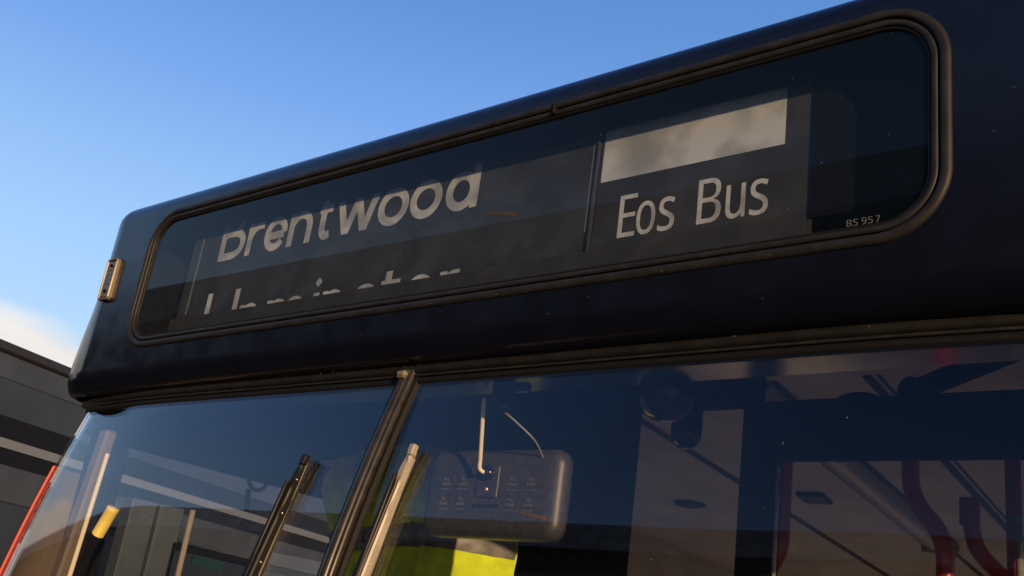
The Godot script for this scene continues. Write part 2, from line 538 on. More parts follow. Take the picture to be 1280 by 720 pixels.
func neighbour() -> void:
	var n := Node3D.new()
	n.name = "parked_coach"
	n.transform = Transform3D(Basis(Vector3(-0.318, 0, -0.948), Vector3.UP, Vector3(0.948, 0, -0.318)).orthonormalized(), Vector3(-3.740, 0, -0.830))
	add_child(n, true)
	tag(n, "grey single-deck bus with black band and white stripe parked at left", "bus")
	var grey := worn(lin(0.029, 0.036, 0.050), 0.5, 0.01, 0.9, 35, 1.0)
	var light := worn(lin(0.043, 0.051, 0.067), 0.5, 0.01, 0.9, 36, 1.0)
	var black := mat(lin(0.006, 0.006, 0.009), 0.5, 0.0, 0.3)
	var white := mat(lin(0.15, 0.165, 0.19), 0.5)
	var rail := mat(lin(0.018, 0.017, 0.019), 0.6)
	var win := mat(lin(0.006, 0.007, 0.009), 0.2, 0.0, 0.4)
	var long_ := 11.0
	boxed("lower_panel", Vector3(0, 0.32, -2.4), Vector3(long_, 1.2, 0), grey, n, 0.02)
	boxed("corner_panel", Vector3(0, 1.2, -2.4), Vector3(0.95, 2.19, 0), grey, n, 0.004)
	boxed("window_band", Vector3(0.95, 1.2, -2.39), Vector3(long_ - 0.01, 2.19, -0.012), black, n, 0.0)
	boxed("cant_panel", Vector3(0, 2.19, -2.4), Vector3(long_, 2.36, 0), light, n, 0.004)
	boxed("black_band", Vector3(0, 2.36, -2.397), Vector3(long_, 2.58, -0.003), black, n, 0.0)
	boxed("white_stripe", Vector3(0, 2.437, -0.05), Vector3(long_, 2.481, 0.002), white, n, 0.0)
	boxed("side_panel", Vector3(0, 2.58, -2.4), Vector3(long_, 2.755, 0), grey, n, 0.004)
	boxed("upper_panel", Vector3(0, 2.755, -2.4), Vector3(long_, 2.872, -0.006), light, n, 0.004)
	boxed("roof_rail", Vector3(-0.01, 2.872, -2.41), Vector3(long_, 2.925, 0.012), rail, n, 0.012)
	boxed("roof", Vector3(0.2, 2.925, -2.2), Vector3(long_ - 0.2, 2.98, -0.2), grey, n, 0.02)
	for k in 6:
		boxed("side_window", Vector3(1.05 + k * 1.62, 1.24, -0.02), Vector3(2.58 + k * 1.62, 2.15, -0.004), win, n, 0.004)
	var st := mb()
	tube(st, [Vector3(-0.004, 0.4, 0.0), Vector3(-0.004, 2.86, 0.0)], 0.02, 10)
	build("corner_trim", st, mat(lin(0.03, 0.03, 0.03), 0.5), n)
	boxed("window_sticker", Vector3(1.90, 2.085, -0.004), Vector3(2.24, 2.135, 0.0), mat(lin(0.0, 0.16, 0.07), 0.5), n, 0.001)
	for x in [2.3, 8.3]:
		var wh := mb()
		tube(wh, [Vector3(x, 0.48, -0.3), Vector3(x, 0.48, 0.015)], 0.48, 28)
		build("wheel", wh, mat(lin(0.015, 0.015, 0.015), 0.8), n)

# ---------------------------------------------------------------- the bus
func bus() -> void:
	var b := Node3D.new()
	b.name = "city_bus"
	add_child(b, true)
	tag(b, "dark navy bus front with a Brentwood blind above its split windscreen", "bus")
	front_dome(b)
	destination(b)
	windscreen(b)
	scuffs(b)
	shell_and_sides(b)
	wipers(b)
	cab(b)
	saloon(b)

func front_dome(b: Node3D) -> void:
	var st := mb()
	var arc := CORNER * PI / 2
	var ends := FLAT + arc + 8.8
	var all := plan_range(-ends, ends)
	var top := []
	for k in 11:
		var a := PI / 2 * k / 10
		top.append([-0.055 + 0.055 * cos(a), 2.728 + 0.055 * sin(a), a])
	var low := []
	for k in 11:
		var a := deg_to_rad(-82) * k / 10
		low.append([-0.05 + 0.05 * cos(a), 2.325 + 0.05 * sin(a), a])
	low.append([-0.09, 2.2735, -PI / 2])
	shell(st, all, top)
	shell(st, all, low, false, false, true)
	for sg in [-1.0, 1.0]:
		shell(st, plan_range(minf(sg * FLAT, sg * ends), maxf(sg * FLAT, sg * ends)), [[0.0, 2.325, 0.0], [0.0, 2.36, 0.0], [0.0, 2.40, 0.0], [0.0, 2.44, 0.0], [0.0, 2.48, 0.0], [0.0, 2.53, 0.0], [0.0, 2.60, 0.0], [0.0, 2.728, 0.0]], false, false, true)
	# flat front round the destination window
	var hole := rounded_rect(-0.947, 0.947, 2.371, 2.718, 0.092)
	var x1 := FLAT
	var out := []
	for h in hole:
		var p: Vector3 = h[0]
		var d: Vector3 = h[1]
		var q := Vector3(p.x, p.y, 0)
		if absf(d.x) > 0.0001 and absf(d.y) > 0.0001:
			var dx := absf(d.x) / (absf(d.x) + absf(d.y))
			q = Vector3(signf(d.x) * lerpf(0.855, x1, minf(1.0, dx * 2.0)), 2.728 if d.y > 0 else 2.325, 0)
			if dx > 0.5:
				q.y = lerpf(q.y, 2.626 if d.y > 0 else 2.463, (dx - 0.5) * 2.0)
		elif absf(d.x) > 0.5:
			q.x = signf(d.x) * x1
		else:
			q.y = 2.728 if d.y > 0 else 2.325
		out.append(q)
	for i in hole.size():
		var j := (i + 1) % hole.size()
		var f := [hole[i][0], out[i], out[j], hole[j][0]]
		facing(st, f.map(func(p): return [p, Vector3(0, 0, 1)]))
	# roof skin
	var half := all.size() / 2
	for i in half - 1:
		var f := []
		for s in [all[i], all[i + 1], -all[i + 1], -all[i]]:
			var pl := plan(s)
			f.append(pl[0] - pl[1] * 0.055 + Vector3(0, 2.783, 0))
		facing(st, f.map(func(p): return [p, Vector3.UP]))
	build("front_dome", st, M.navy, b, false)
	# marker lamp on the left corner
	var lamp := Node3D.new()
	lamp.name = "marker_lamp"
	var pl := plan(-(FLAT - 0.012))
	var nrm: Vector3 = pl[1]
	lamp.transform = Transform3D(Basis(Vector3.UP.cross(nrm), Vector3.UP, nrm), pl[0] + Vector3(0, 2.563, 0))
	b.add_child(lamp, true)
	st = mb()
	var frames := []
	for h in rounded_rect(-0.021, 0.021, -0.053, 0.053, 0.006, 5):
		frames.append([h[0], h[1], Vector3(0, 0, 1)])
	sweep(st, frames, [Vector2(0.003, -0.004), Vector2(0.003, 0.006), Vector2(0.002, 0.0115), Vector2(0.0, 0.0125), Vector2(-0.0015, 0.0115), Vector2(-0.002, 0.006)], true)
	build("lamp_rim", st, M.brass, lamp)
	boxed("lens", Vector3(-0.0195, -0.051, 0.0), Vector3(0.0195, 0.051, 0.0095), M.lens, lamp, 0.004)
	for y in [-0.033, 0.036]:
		st = mb()
		tube(st, [Vector3(0.002, y, 0.008), Vector3(0.002, y, 0.013)], 0.004, 10)
		build("screw", st, M.black, lamp)
	# gasket
	boxed("gasket", Vector3(-0.028, -0.06, -0.012), Vector3(0.028, 0.06, 0.0), M.wiper_rubber, lamp, 0.003)

func destination(b: Node3D) -> void:
	# rubber seal with its filler strip
	var frames := []
	for h in rounded_rect(-0.947, 0.947, 2.371, 2.718, 0.092, 20):
		frames.append([h[0], h[1], Vector3(0, 0, 1)])
	var prof := [Vector2(0.004, -0.004)]
	for k in 7:
		var a := PI * (1.0 - k / 6.0)
		prof.push_front(Vector2(0, 0))
		prof.pop_front()
	prof = [Vector2(0.004, -0.003), Vector2(0.004, 0.001), Vector2(0.002, 0.004), Vector2(-0.0015, 0.0055), Vector2(-0.006, 0.0058), Vector2(-0.0095, 0.0045), Vector2(-0.0105, 0.0015)]
	var st := mb()
	sweep(st, frames, prof, true)
	var seal := build("destination_seal", st, M.rubber, b)
	st = mb()
	sweep(st, frames, [Vector2(-0.0104, 0.002), Vector2(-0.0112, -0.001), Vector2(-0.0125, -0.001), Vector2(-0.0130, 0.0025)], true)
	build("seal_groove", st, M.rubber_dark, seal)
	st = mb()
	sweep(st, frames, [Vector2(-0.0128, 0.001), Vector2(-0.0135, 0.003), Vector2(-0.0165, 0.0042), Vector2(-0.0200, 0.0034), Vector2(-0.022, 0.002), Vector2(-0.023, -0.0015)], true)
	build("filler_strip", st, M.rubber, seal)
	st = mb()
	sweep(st, frames, [Vector2(-0.0228, -0.0005), Vector2(-0.0245, 0.001), Vector2(-0.027, -0.001), Vector2(-0.0275, -0.007)], true)
	build("inner_lip", st, M.rubber_dark, seal)
	st = mb()
	box(st, Vector3(0.292, 2.7085, 0.0035), Vector3(0.005, 0.024, 0.013), 0.001)
	build("seal_joint", st, M.rubber_dark, seal)
	# glass
	st = mb()
	var rim := rounded_rect(-0.926, 0.926, 2.392, 2.697, 0.075, 8)
	for z in [-0.004]:
		for i in rim.size():
			var up: bool = z > -0.006
			for p in [Vector3(0, 2.54, 0), rim[(i + 1) % rim.size()][0] if up else rim[i][0], rim[i][0] if up else rim[(i + 1) % rim.size()][0]]:
				st.set_normal(Vector3(0, 0, 1 if up else -1))
				st.add_vertex(p + Vector3(0, 0, z))
	var glass := build("destination_glass", st, M.glass, b, false)
	text_letters("BS957", [[0.814, 0.8205], [0.8225, 0.829], [0.834, 0.8405], [0.8425, 0.849], [0.8525, 0.8580]], 2.4005, 0.0098, 0.8, -0.0036, glass, mat(lin(0.09, 0.095, 0.11), 0.8), false, "etched_character")
	# box behind it
	st = mb()
	st.set_smooth_group(-1)
	var x := 1.0
	var y0 := 2.355
	var y1 := 2.722
	var z0 := -0.006
	var z1 := -0.14
	box(st, Vector3(0, (y0 + y1) / 2, z1 - 0.005), Vector3(2 * x, y1 - y0, 0.01))
	box(st, Vector3(0, y1 + 0.001, (z0 + z1) / 2), Vector3(2 * x, 0.006, z0 - z1))
	box(st, Vector3(0, y0 - 0.001, (z0 + z1) / 2), Vector3(2 * x, 0.006, z0 - z1))
	for s in [-1, 1]:
		box(st, Vector3(s * (x + 0.004), (y0 + y1) / 2, (z0 + z1) / 2), Vector3(0.008, y1 - y0, z0 - z1))
	build("destination_box", st, M.box_black, b)
	st = mb()
	box(st, Vector3(0, 2.7015, -0.0630), Vector3(1.99, 0.028, 0.003))
	box(st, Vector3(0.861, 2.572, -0.0735), Vector3(0.264, 0.2299, 0.003))
	build("aperture_mask", st, M.mask, b)
	boxed("lower_valance", Vector3(-0.872, 2.357, -0.0645), Vector3(0.728, 2.457, -0.0615), M.number_blind, b, 0.0)
	# blinds
	var z := -0.075
	var main := boxed("destination_blind", Vector3(-0.872, 2.40, z - 0.002), Vector3(0.3365, 2.716, z), M.blind, b, 0.0)
	var spots := [["B", -0.757, -0.661], ["r", -0.653, -0.587], ["e", -0.588, -0.508], ["n", -0.502, -0.421], ["t", -0.411, -0.350], ["w", -0.344, -0.213], ["o", -0.213, -0.124], ["o", -0.120, -0.032], ["d", -0.022, 0.064]]
	for s in spots:
		if s[0] == "w":
			letter_w(s[1], s[2], 2.597, 0.079, z + 0.0006, main)
		else:
			letter(s[0], s[1], s[2], 2.596, 0.081, z + 0.0006, main)
	spots = [["U", -0.757, -0.632], ["p", -0.621, -0.545], ["m", -0.521, -0.388], ["i", -0.366, -0.347], ["n", -0.336, -0.266], ["s", -0.238, -0.172], ["t", -0.170, -0.098], ["e", -0.092, -0.012], ["r", -0.001, 0.058]]
	for s in spots:
		letter(s[0], s[1], s[2], 2.3915, 0.079, z + 0.0006, main)
	boxed("edge_tape", Vector3(-0.838, 2.47, z), Vector3(-0.8335, 2.672, z + 0.0008), M.tape, main, 0.0)
	boxed("edge_tape", Vector3(0.3255, 2.50, z), Vector3(0.3305, 2.672, z + 0.0008), M.tape, main, 0.0)
	boxed("blind_divider", Vector3(0.337, 2.40, z - 0.002), Vector3(0.3405, 2.716, z + 0.006), M.blind, b, 0.0)
	var num := boxed("number_blind", Vector3(0.343, 2.40, z - 0.002), Vector3(0.732, 2.716, z), M.number_blind, b, 0.0)
	boxed("blank_panel", Vector3(0.349, 2.589, z), Vector3(0.685, 2.690, z + 0.0006), M.blank, num, 0.0)
	text_letters("Eos Bus", [[0.3945, 0.4275], [0.430, 0.465], [0.4715, 0.5015], [0, 0], [0.5425, 0.5835], [0.592, 0.6245], [0.6325, 0.6625]], 2.4785, 0.077, 0.8, z + 0.0004, num, M.number_print)

func windscreen(b: Node3D) -> void:
	var arc_end := FLAT + CORNER * 0.95
	# seal along the top
	var ss := plan_range(-(FLAT + 0.4), FLAT + 0.4)
	var frames := []
	for s in ss:
		var f := plan(s)
		frames.append([f[0] + f[1] * WIDER * absf(f[1].x) + Vector3(0, 2.2475, rake(2.2475) + bow(s)), f[1], Vector3.UP])
	var st := mb()
	sweep(st, frames, [Vector2(-0.012, 0.032), Vector2(0.000, 0.030), Vector2(0.005, 0.026), Vector2(0.0065, 0.020), Vector2(0.005, 0.014), Vector2(0.0, 0.0125)])
	var seal := build("windscreen_seal", st, M.screen_rubber, b)
	st = mb()
	sweep(st, frames, [Vector2(0.002, 0.0128), Vector2(-0.002, 0.0115), Vector2(0.004, 0.0100), Vector2(0.0065, 0.0085), Vector2(0.0055, 0.0065), Vector2(0.0, 0.006)])
	build("filler_strip", st, M.rubber, seal)
	st = mb()
	sweep(st, frames, [Vector2(0.0005, 0.0062), Vector2(0.003, 0.003), Vector2(0.004, -0.001), Vector2(0.003, -0.006), Vector2(-0.006, -0.008)])
	build("inner_lip", st, M.rubber_dark, seal)
	# two curved panes
	for sg in [-1.0, 1.0]:
		st = mb()
		var pr := []
		var n := 36
		for k in n + 1:
			var y := lerpf(1.05, 2.256, float(k) / n)
			var slope := (rake(y - 0.01) - rake(y + 0.01)) / 0.02
			pr.append([0.0, y, atan(slope)])
		var pin := []
		for k in pr:
			pin.append([-0.006, k[1], k[2]])
		var sr := plan_range(minf(sg * 0.012, sg * arc_end), maxf(sg * 0.012, sg * arc_end))
		shell(st, sr, pr, true)
		shell(st, sr, pin, true, true)
		build("windscreen_pane", st, M.screen, b, false)
	# centre pillar strip
	frames = []
	for k in 41:
		var y := lerpf(1.05, 2.262, k / 40.0)
		var slope := (rake(y - 0.01) - rake(y + 0.01)) / 0.02
		var h := clampf((2.24 - y) / 0.35, 0.0, 1.0)
		frames.append([Vector3(0, y, rake(y) + 0.012 * h), Vector3.RIGHT, Vector3(0, slope, 1).normalized()])
	st = mb()
	sweep(st, frames, [Vector2(-0.025, -0.012), Vector2(-0.025, 0.004), Vector2(-0.022, 0.009), Vector2(-0.018, 0.010), Vector2(-0.016, 0.008)])
	var pil := build("windscreen_pillar", st, M.rubber_dark, b)
	st = mb()
	sweep(st, frames, [Vector2(-0.0165, 0.006), Vector2(-0.014, 0.013), Vector2(-0.008, 0.0165), Vector2(-0.002, 0.0165), Vector2(0.003, 0.013), Vector2(0.005, 0.007)])
	build("cover_strip", st, M.pillar, pil)
	st = mb()
	sweep(st, frames, [Vector2(0.0045, 0.006), Vector2(0.006, 0.012), Vector2(0.0095, 0.014), Vector2(0.013, 0.0125), Vector2(0.015, 0.006), Vector2(0.0155, 0.002)])
	build("filler_strip", st, M.pillar, pil)
	st = mb()
	sweep(st, frames, [Vector2(0.0150, 0.003), Vector2(0.019, 0.005), Vector2(0.024, 0.003), Vector2(0.026, -0.006)])
	build("inner_lip", st, M.rubber_dark, pil)
	st = mb()
	box(st, Vector3(-0.004, 2.2555, -0.026), Vector3(0.022, 0.015, 0.012), 0.004, Basis(Vector3.RIGHT, -0.3))
	build("pillar_cap", st, M.pillar_cap, pil)
	# drops and specks on the glass
	st = mb()
	for k in 14:
		var x := rng.randf_range(-1.05, 1.1)
		var y := rng.randf_range(1.88, 2.23)
		ball(st, Vector3(x, y, rake(y) + 0.0006), Vector3.ONE * rng.randf_range(0.0006, 0.0014), -1.0, 1.0, 3)
	tag(build("water_drops", st, M.drop, b), "", "", "", "stuff")
	st = mb()
	for k in 45:
		ball(st, Vector3(rng.randf_range(-0.9, 0.9), rng.randf_range(2.4, 2.69), -0.0036), Vector3.ONE * rng.randf_range(0.0004, 0.0009), -1.0, 1.0, 3)
	tag(build("dust_specks", st, mat(lin(0.22, 0.21, 0.19), 0.8), b), "", "", "", "stuff")

func scuffs(b: Node3D) -> void:
	var st := mb()
	for k in 30:
		var x := rng.randf_range(-1.05, 1.2)
		var y := rng.randf_range(2.30, 2.36) if k < 18 else rng.randf_range(2.36, 2.74)
		if k >= 18:
			x = rng.randf_range(0.97, 1.09)
		var c := Vector3(x, y, 0.0004)
		if y < 2.325:
			c.z -= 0.05 - sqrt(0.05 * 0.05 - pow(2.325 - y, 2.0))
		if absf(x) > FLAT:
			continue
		var a := rng.randf_range(0.0, PI)
		var d := Vector3(cos(a), sin(a) * 0.5, 0) * rng.randf_range(0.0006, 0.0045)
		var w := Vector3(-d.y, d.x, 0).normalized() * rng.randf_range(0.0003, 0.0007)
		quad(st, c - d, c + w, c + d, c - w)
	tag(build("scuff_marks", st, mat(lin(0.075, 0.072, 0.075), 0.8), b), "", "", "", "stuff")
	# grit caught along the lower edge of the destination seal and on the windscreen seal
	st = mb()
	for k in 70:
		var x := rng.randf_range(-0.9, 0.9)
		var c := Vector3(x, 2.372 + rng.randf_range(-0.002, 0.004), 0.005)
		if k > 34:
			c = Vector3(x, 2.2475 + rng.randf_range(0.016, 0.029), -0.0375)
		ball(st, c, Vector3(rng.randf_range(0.0008, 0.003), rng.randf_range(0.0005, 0.001), 0.0006), -1, 1, 4)
	tag(build("grit", st, mat(lin(0.075, 0.068, 0.06), 0.9), b), "", "", "", "stuff")

func shell_and_sides(b: Node3D) -> void:
	# red corner pillars and lower body
	for sg in [-1.0, 1.0]:
		var st := mb()
		var s0 := FLAT + CORNER * 0.74
		var s1 := FLAT + CORNER * PI / 2 + 0.10
		var pr := []
		for k in 25:
			pr.append([0.0072, lerpf(1.05, 2.10, k / 24.0), 0.2])
		shell(st, plan_range(minf(sg * s0, sg * s1), maxf(sg * s0, sg * s1)), pr, true)
		var edge := plan(sg * s0)
		for k in 24:
			var q := []
			for e in [[k, 0.0072], [k + 1, 0.0072], [k + 1, -0.01], [k, -0.01]]:
				var y: float = pr[e[0]][1]
				q.append(edge[0] + edge[1] * (e[1] + WIDER * absf(edge[1].x)) + Vector3(0, y, rake(y) + bow(s0)))
			facing(st, q.map(func(p): return [p, Vector3(-sg * 0.8, 0, 0.6)]))
		var outer := build("corner_pillar", st, M.red, b, false)
		st = mb()
		shell(st, plan_range(minf(sg * s0, sg * s1), maxf(sg * s0, sg * s1)), pr.map(func(p): return [-0.012, p[1], 0.2]), true, true)
		build("pillar_lining", st, M.trim_brown, outer, false)
	var st := mb()
	shell(st, plan_range(-(FLAT + 0.27), FLAT + 0.27), [[0.0, 0.35, 0.0], [0.0, 1.05, 0.0]], true)
	build("lower_front_panel", st, M.red, b, false)
	for sg in [-1.0, 1.0]:
		var x0: float = sg * (HALF - 0.03)
		var x1: float = sg * HALF
		boxed("side_panel", Vector3(x0, 0.35, -9.0), Vector3(x1, 1.15, -0.22), M.red, b)
		boxed("cant_rail", Vector3(x0, 2.195, -9.0), Vector3(x1 - sg * 0.002, 2.276, -0.10), M.navy, b)
		for z in [-0.17, -1.05, -2.45, -3.85, -5.25, -6.65, -8.05, -8.95]:
			boxed("window_pillar", Vector3(x0, 1.15, z - 0.05), Vector3(x1 - sg * 0.003, 2.195, z + 0.05), M.black, b)
		boxed("side_window", Vector3(sg * (HALF - 0.018), 1.15, -8.95), Vector3(sg * (HALF - 0.012), 2.195, -0.2), M.side_glass, b, 0.0)
	boxed("dash_panel", Vector3(-HALF + 0.04, 0.4, -0.16), Vector3(HALF - 0.04, 1.05, -0.14), M.trim_grey, b)
	for sg in [-1.0, 1.0]:
		boxed("side_lining", Vector3(sg * (HALF - 0.045), 0.38, -8.98), Vector3(sg * (HALF - 0.034), 1.14, -0.24), M.lining, b, 0.002)
	boxed("rear_panel", Vector3(-HALF, 0.35, -9.05), Vector3(HALF, 2.7, -9.0), M.navy, b)
	boxed("floor", Vector3(-HALF + 0.03, 0.34, -9.0), Vector3(HALF - 0.03, 0.38, -0.1), M.floor, b)

func wiper(b: Node3D, lower: Vector3, upper: Vector3, paint: Material, arm_side: float) -> void:
	var w := Node3D.new()
	w.name = "wiper"
	w.position = lower
	b.add_child(w, true)
	var d := upper - lower
	var y := d.normalized()
	var x := y.cross(Vector3(0, 0.28, 1).normalized()).normalized()
	var z := x.cross(y).normalized()
	w.basis = Basis(x, y, z)
	var l := d.length()
	var st := mb()
	box(st, Vector3(0, l / 2, -0.004), Vector3(0.006, l - 0.01, 0.009), 0.001)
	build("blade_rubber", st, M.wiper_rubber, w)
	# main bow, deeper in the middle
	st = mb()
	var fr := []
	for k in 25:
		var t := k / 24.0
		var half := lerpf(0.0068, 0.0050, absf(t - 0.4) / 0.6)
		var lift := 0.004 + 0.008 * sin(PI * clampf(t * 0.96 + 0.02, 0, 1))
		fr.append([Vector3(0, l * (0.03 + 0.94 * t), lift), Vector3.RIGHT * half, Vector3(0, 0, 0.007)])
	sweep(st, fr, [Vector2(-1, -1), Vector2(-1, 0.6), Vector2(-0.6, 1), Vector2(0.6, 1), Vector2(1, 0.6), Vector2(1, -1)], false, true, false)
	build("blade_bow", st, paint, w)
	st = mb()
	sweep(st, fr.map(func(f): return [f[0] + f[1] * 0.25, f[1], f[2]]), [Vector2(-0.16, 0.98), Vector2(-0.16, 1.06), Vector2(0.10, 1.06), Vector2(0.10, 0.98)], false, true, false)
	build("bow_groove", st, M.wiper_rubber, w)
	st = mb()
	for s in [-1.0, 1.0]:
		box(st, Vector3(s * 0.0045, l / 2, 0.0005), Vector3(0.0016, l - 0.02, 0.0026), 0.0004)
	build("blade_spring", st, M.brass, w)
	for t in [0.70, 0.835, 0.93]:
		st = mb()
		var f2 := []
		for k in 9:
			var u := k / 8.0 * 2.0 - 1.0
			f2.append([Vector3(0, l * t + u * 0.042, 0.002 + 0.009 * (1.0 - u * u)), Vector3.RIGHT * (0.0056 - 0.002 * absf(u)), Vector3(0, 0, 0.003)])
		sweep(st, f2, [Vector2(-1, -1), Vector2(-1, 1), Vector2(1, 1), Vector2(1, -1)], false, true, false)
		build("yoke", st, paint, w)
		for s in [-1.0, 1.0]:
			st = mb()
			ball(st, Vector3(s * 0.0060, l * t, 0.009), Vector3.ONE * 0.0022, -1, 1, 6)
			build("rivet", st, M.rivet, w)
	st = mb()
	box(st, Vector3(0, l - 0.008, 0.006), Vector3(0.013, 0.02, 0.012), 0.002)
	build("end_clip", st, paint, w)
	# arm
	st = mb()
	var af := []
	for k in 9:
		var t := k / 8.0
		var wide := lerpf(0.0085, 0.0068, t) if t < 0.7 else lerpf(0.0068, 0.0025, (t - 0.7) / 0.3)
		af.append([Vector3(arm_side * lerpf(0.015, 0.008, t), l * (0.02 + 0.90 * t), 0.014), Vector3.RIGHT * wide, Vector3(0, 0, 0.006)])
	sweep(st, af, [Vector2(-1, -1), Vector2(-1, 0.7), Vector2(-0.7, 1), Vector2(0.7, 1), Vector2(1, 0.7), Vector2(1, -1)], false, true, false)
	build("wiper_arm", st, M.wiper_dark, w)

func wipers(b: Node3D) -> void:
	wiper(b, Vector3(-0.246, 1.45, rake(1.45) + 0.009), Vector3(-0.174, 2.10, rake(2.10) + 0.008), M.wiper_dark, -1.0)
	wiper(b, Vector3(0.036, 1.45, rake(1.45) + 0.009), Vector3(0.092, 2.115, rake(2.115) + 0.008), M.gold_metal, -1.0)

func cab(b: Node3D) -> void:
	boxed("header_panel", Vector3(-1.17, 2.25, -0.156), Vector3(1.17, 2.268, -0.056), M.header, b, 0.001)
	# interior mirror
	var mir := Node3D.new()
	mir.name = "interior_mirror"
	mir.position = Vector3(0.055, 2.088, -0.25)
	b.add_child(mir, true)
	var st := mb()
	var fr := []
	for k in 9:
		var a := PI / 2 * k / 8.0
		var g := 1.0 - 0.022 * (1.0 - sin(a)) * 0 
		fr.append([a, g])
	var out0 := rounded_rect(-0.163, 0.163, -0.082, 0.082, 0.030, 8)
	var levels := [[0.0, -0.016], [0.0, -0.002], [-0.002, 0.006], [-0.008, 0.013], [-0.016, 0.017], [-0.03, 0.019]]
	st.set_smooth_group(0)
	for j in levels.size() - 1:
		for i in out0.size():
			var k := (i + 1) % out0.size()
			var q := []
			for e in [[i, j], [i, j + 1], [k, j + 1], [k, j]]:
				var lv: Array = levels[e[1]]
				var o: Array = out0[e[0]]
				var p: Vector3 = o[0]
				var c := Vector3(signf(p.x) * minf(absf(p.x), 0.133), signf(p.y) * minf(absf(p.y), 0.052), 0)
				var pp: Vector3 = p + (c - p) * (-lv[0] / 0.030) if lv[0] > -0.029 else c + (Vector3.ZERO - c) * 0.06
				q.append(pp + Vector3(0, 0, lv[1]))
			quad(st, q[0], q[1], q[2], q[3])
	for i in out0.size():
		var k := (i + 1) % out0.size()
		var tr := []
		for o in [out0[i], out0[k]]:
			var p: Vector3 = o[0]
			var c := Vector3(signf(p.x) * minf(absf(p.x), 0.133), signf(p.y) * minf(absf(p.y), 0.052), 0) * 0.94
			tr.append(c + Vector3(0, 0, 0.019))
		tri(st, tr[1], tr[0], Vector3(0, 0, 0.0195))
		tri(st, out0[i][0] + Vector3(0, 0, -0.016), out0[k][0] + Vector3(0, 0, -0.016), Vector3(0, 0, -0.016))
	build("mirror_shell", st, M.mirror_back, mir)
	st = mb()
	box(st, Vector3(0.0, 0.018, 0.0205), Vector3(0.052, 0.058, 0.004), 0.001)
	build("mount_plate", st, M.mirror_back, mir)
	st = mb()
	ball(st, Vector3(0.0, 0.034, 0.024), Vector3(0.014, 0.014, 0.012))
	build("ball_joint", st, M.black_gloss, mir)
	st = mb()
	ball(st, Vector3(0.0, 0.004, 0.0225), Vector3(0.0045, 0.0045, 0.003), -1, 1, 8)
	build("screw", st, M.rivet, mir)
	st = mb()
	tube(st, curve([Vector3(0.002, 0.032, 0.026), Vector3(-0.004, 0.036, 0.042), Vector3(0.000, 0.050, 0.050), Vector3(0.045, 0.150, 0.115)], 0.006), 0.0039, 12)
	build("mirror_arm", st, M.steel, mir)
	for ix in [-0.105, -0.062, 0.057, 0.100]:
		for iy in [0.012, -0.025]:
			st = mb()
			box(st, Vector3(ix - 0.003, iy + 0.012, 0.0196), Vector3(0.004, 0.006, 0.0012))
			box(st, Vector3(ix + 0.004, iy + 0.010, 0.0196), Vector3(0.003, 0.004, 0.0012))
			for k in 5:
				box(st, Vector3(ix - 0.008 + k * 0.0042, iy + 0.002, 0.0196), Vector3(0.0022, 0.005, 0.0012))
			for k in 6:
				box(st, Vector3(ix - 0.010 + k * 0.0040, iy - 0.008, 0.0196), Vector3(0.0026, 0.0024, 0.0012))
			build("pictogram", st, M.icon, mir)
	st = mb()
	for k in 9:
		box(st, Vector3(-0.028 + k * 0.007, -0.026, 0.0196), Vector3(0.0045, 0.006, 0.0012))
	build("raised_lettering", st, M.black, mir)
	# bracket that carries it
	var br := Node3D.new()
	br.name = "mirror_bracket"
	b.add_child(br, true)
	st = mb()
	box(st, Vector3(0.150, 2.258, -0.13), Vector3(0.038, 0.06, 0.03), 0.005)
	box(st, Vector3(0.154, 2.226, -0.128), Vector3(0.024, 0.018, 0.022), 0.004)
	box(st, Vector3(0.186, 2.2475, -0.125), Vector3(0.05, 0.014, 0.02), 0.005)
	build("mounting_block", st, M.black_gloss, br)
	st = mb()
	tube(st, curve([Vector3(0.15, 2.21, -0.14), Vector3(0.165, 2.195, -0.16), Vector3(0.18, 2.17, -0.2), Vector3(0.165, 2.14, -0.255)], 0.008), 0.0018, 8)
	build("cable", st, M.trim_grey, br)
	boxed("cab_lining", Vector3(-1.1795, 2.186, -1.0), Vector3(-1.165, 2.284, -0.17), M.black, b, 0.002)
	# two camera domes
	var spots := [[Vector3(0.437, 2.247, -0.2), 0.049], [Vector3(0.350, 2.235, -0.42), 0.028]]
	for s in spots:
		var c: Vector3 = s[0]
		var r: float = s[1]
		st = mb()
		tube(st, [c, c + Vector3(0, 0.16, 0)], r, 32)
		var hou := build("dome_camera", st, M.black, b)
		st = mb()
		ball(st, c, Vector3.ONE * r * 0.985, -1.0, 0.0, 20)
		build("dome", st, M.black_gloss, hou)
	# overhead locker over the driver and partition behind him
	boxed("overhead_locker", Vector3(-1.16, 2.285, -0.8), Vector3(-0.03, 2.5, -0.165), M.black, b)
	var pz := -0.8
	var part := boxed("cab_partition", Vector3(-0.97, 0.4, pz - 0.04), Vector3(-0.02, 2.46, pz), M.black, b, 0.004)
	boxed("partition_post", Vector3(0.262, 0.4, pz - 0.035), Vector3(0.348, 2.405, pz), M.black, part, 0.006)
	boxed("partition_header", Vector3(-0.02, 2.396, pz - 0.034), Vector3(0.30, 2.47, pz - 0.001), M.black, part, 0.004)
	boxed("partition_header", Vector3(0.348, 2.276, pz - 0.034), Vector3(1.17, 2.405, pz - 0.001), M.black, part, 0.006)
	boxed("post_edge_strip", Vector3(0.3485, 0.4, pz - 0.012), Vector3(0.3535, 2.26, pz + 0.001), M.trim_grey, part, 0.001)
	boxed("partition_pane", Vector3(0.354, 1.2, pz - 0.022), Vector3(1.15, 2.276, pz - 0.018), M.screen, part, 0.0)
	st = mb()
	ball(st, Vector3(0.515, 2.404, pz - 0.01), Vector3(0.042, 0.012, 0.015))
	build("partition_clip", st, M.black, part)
	st = mb()
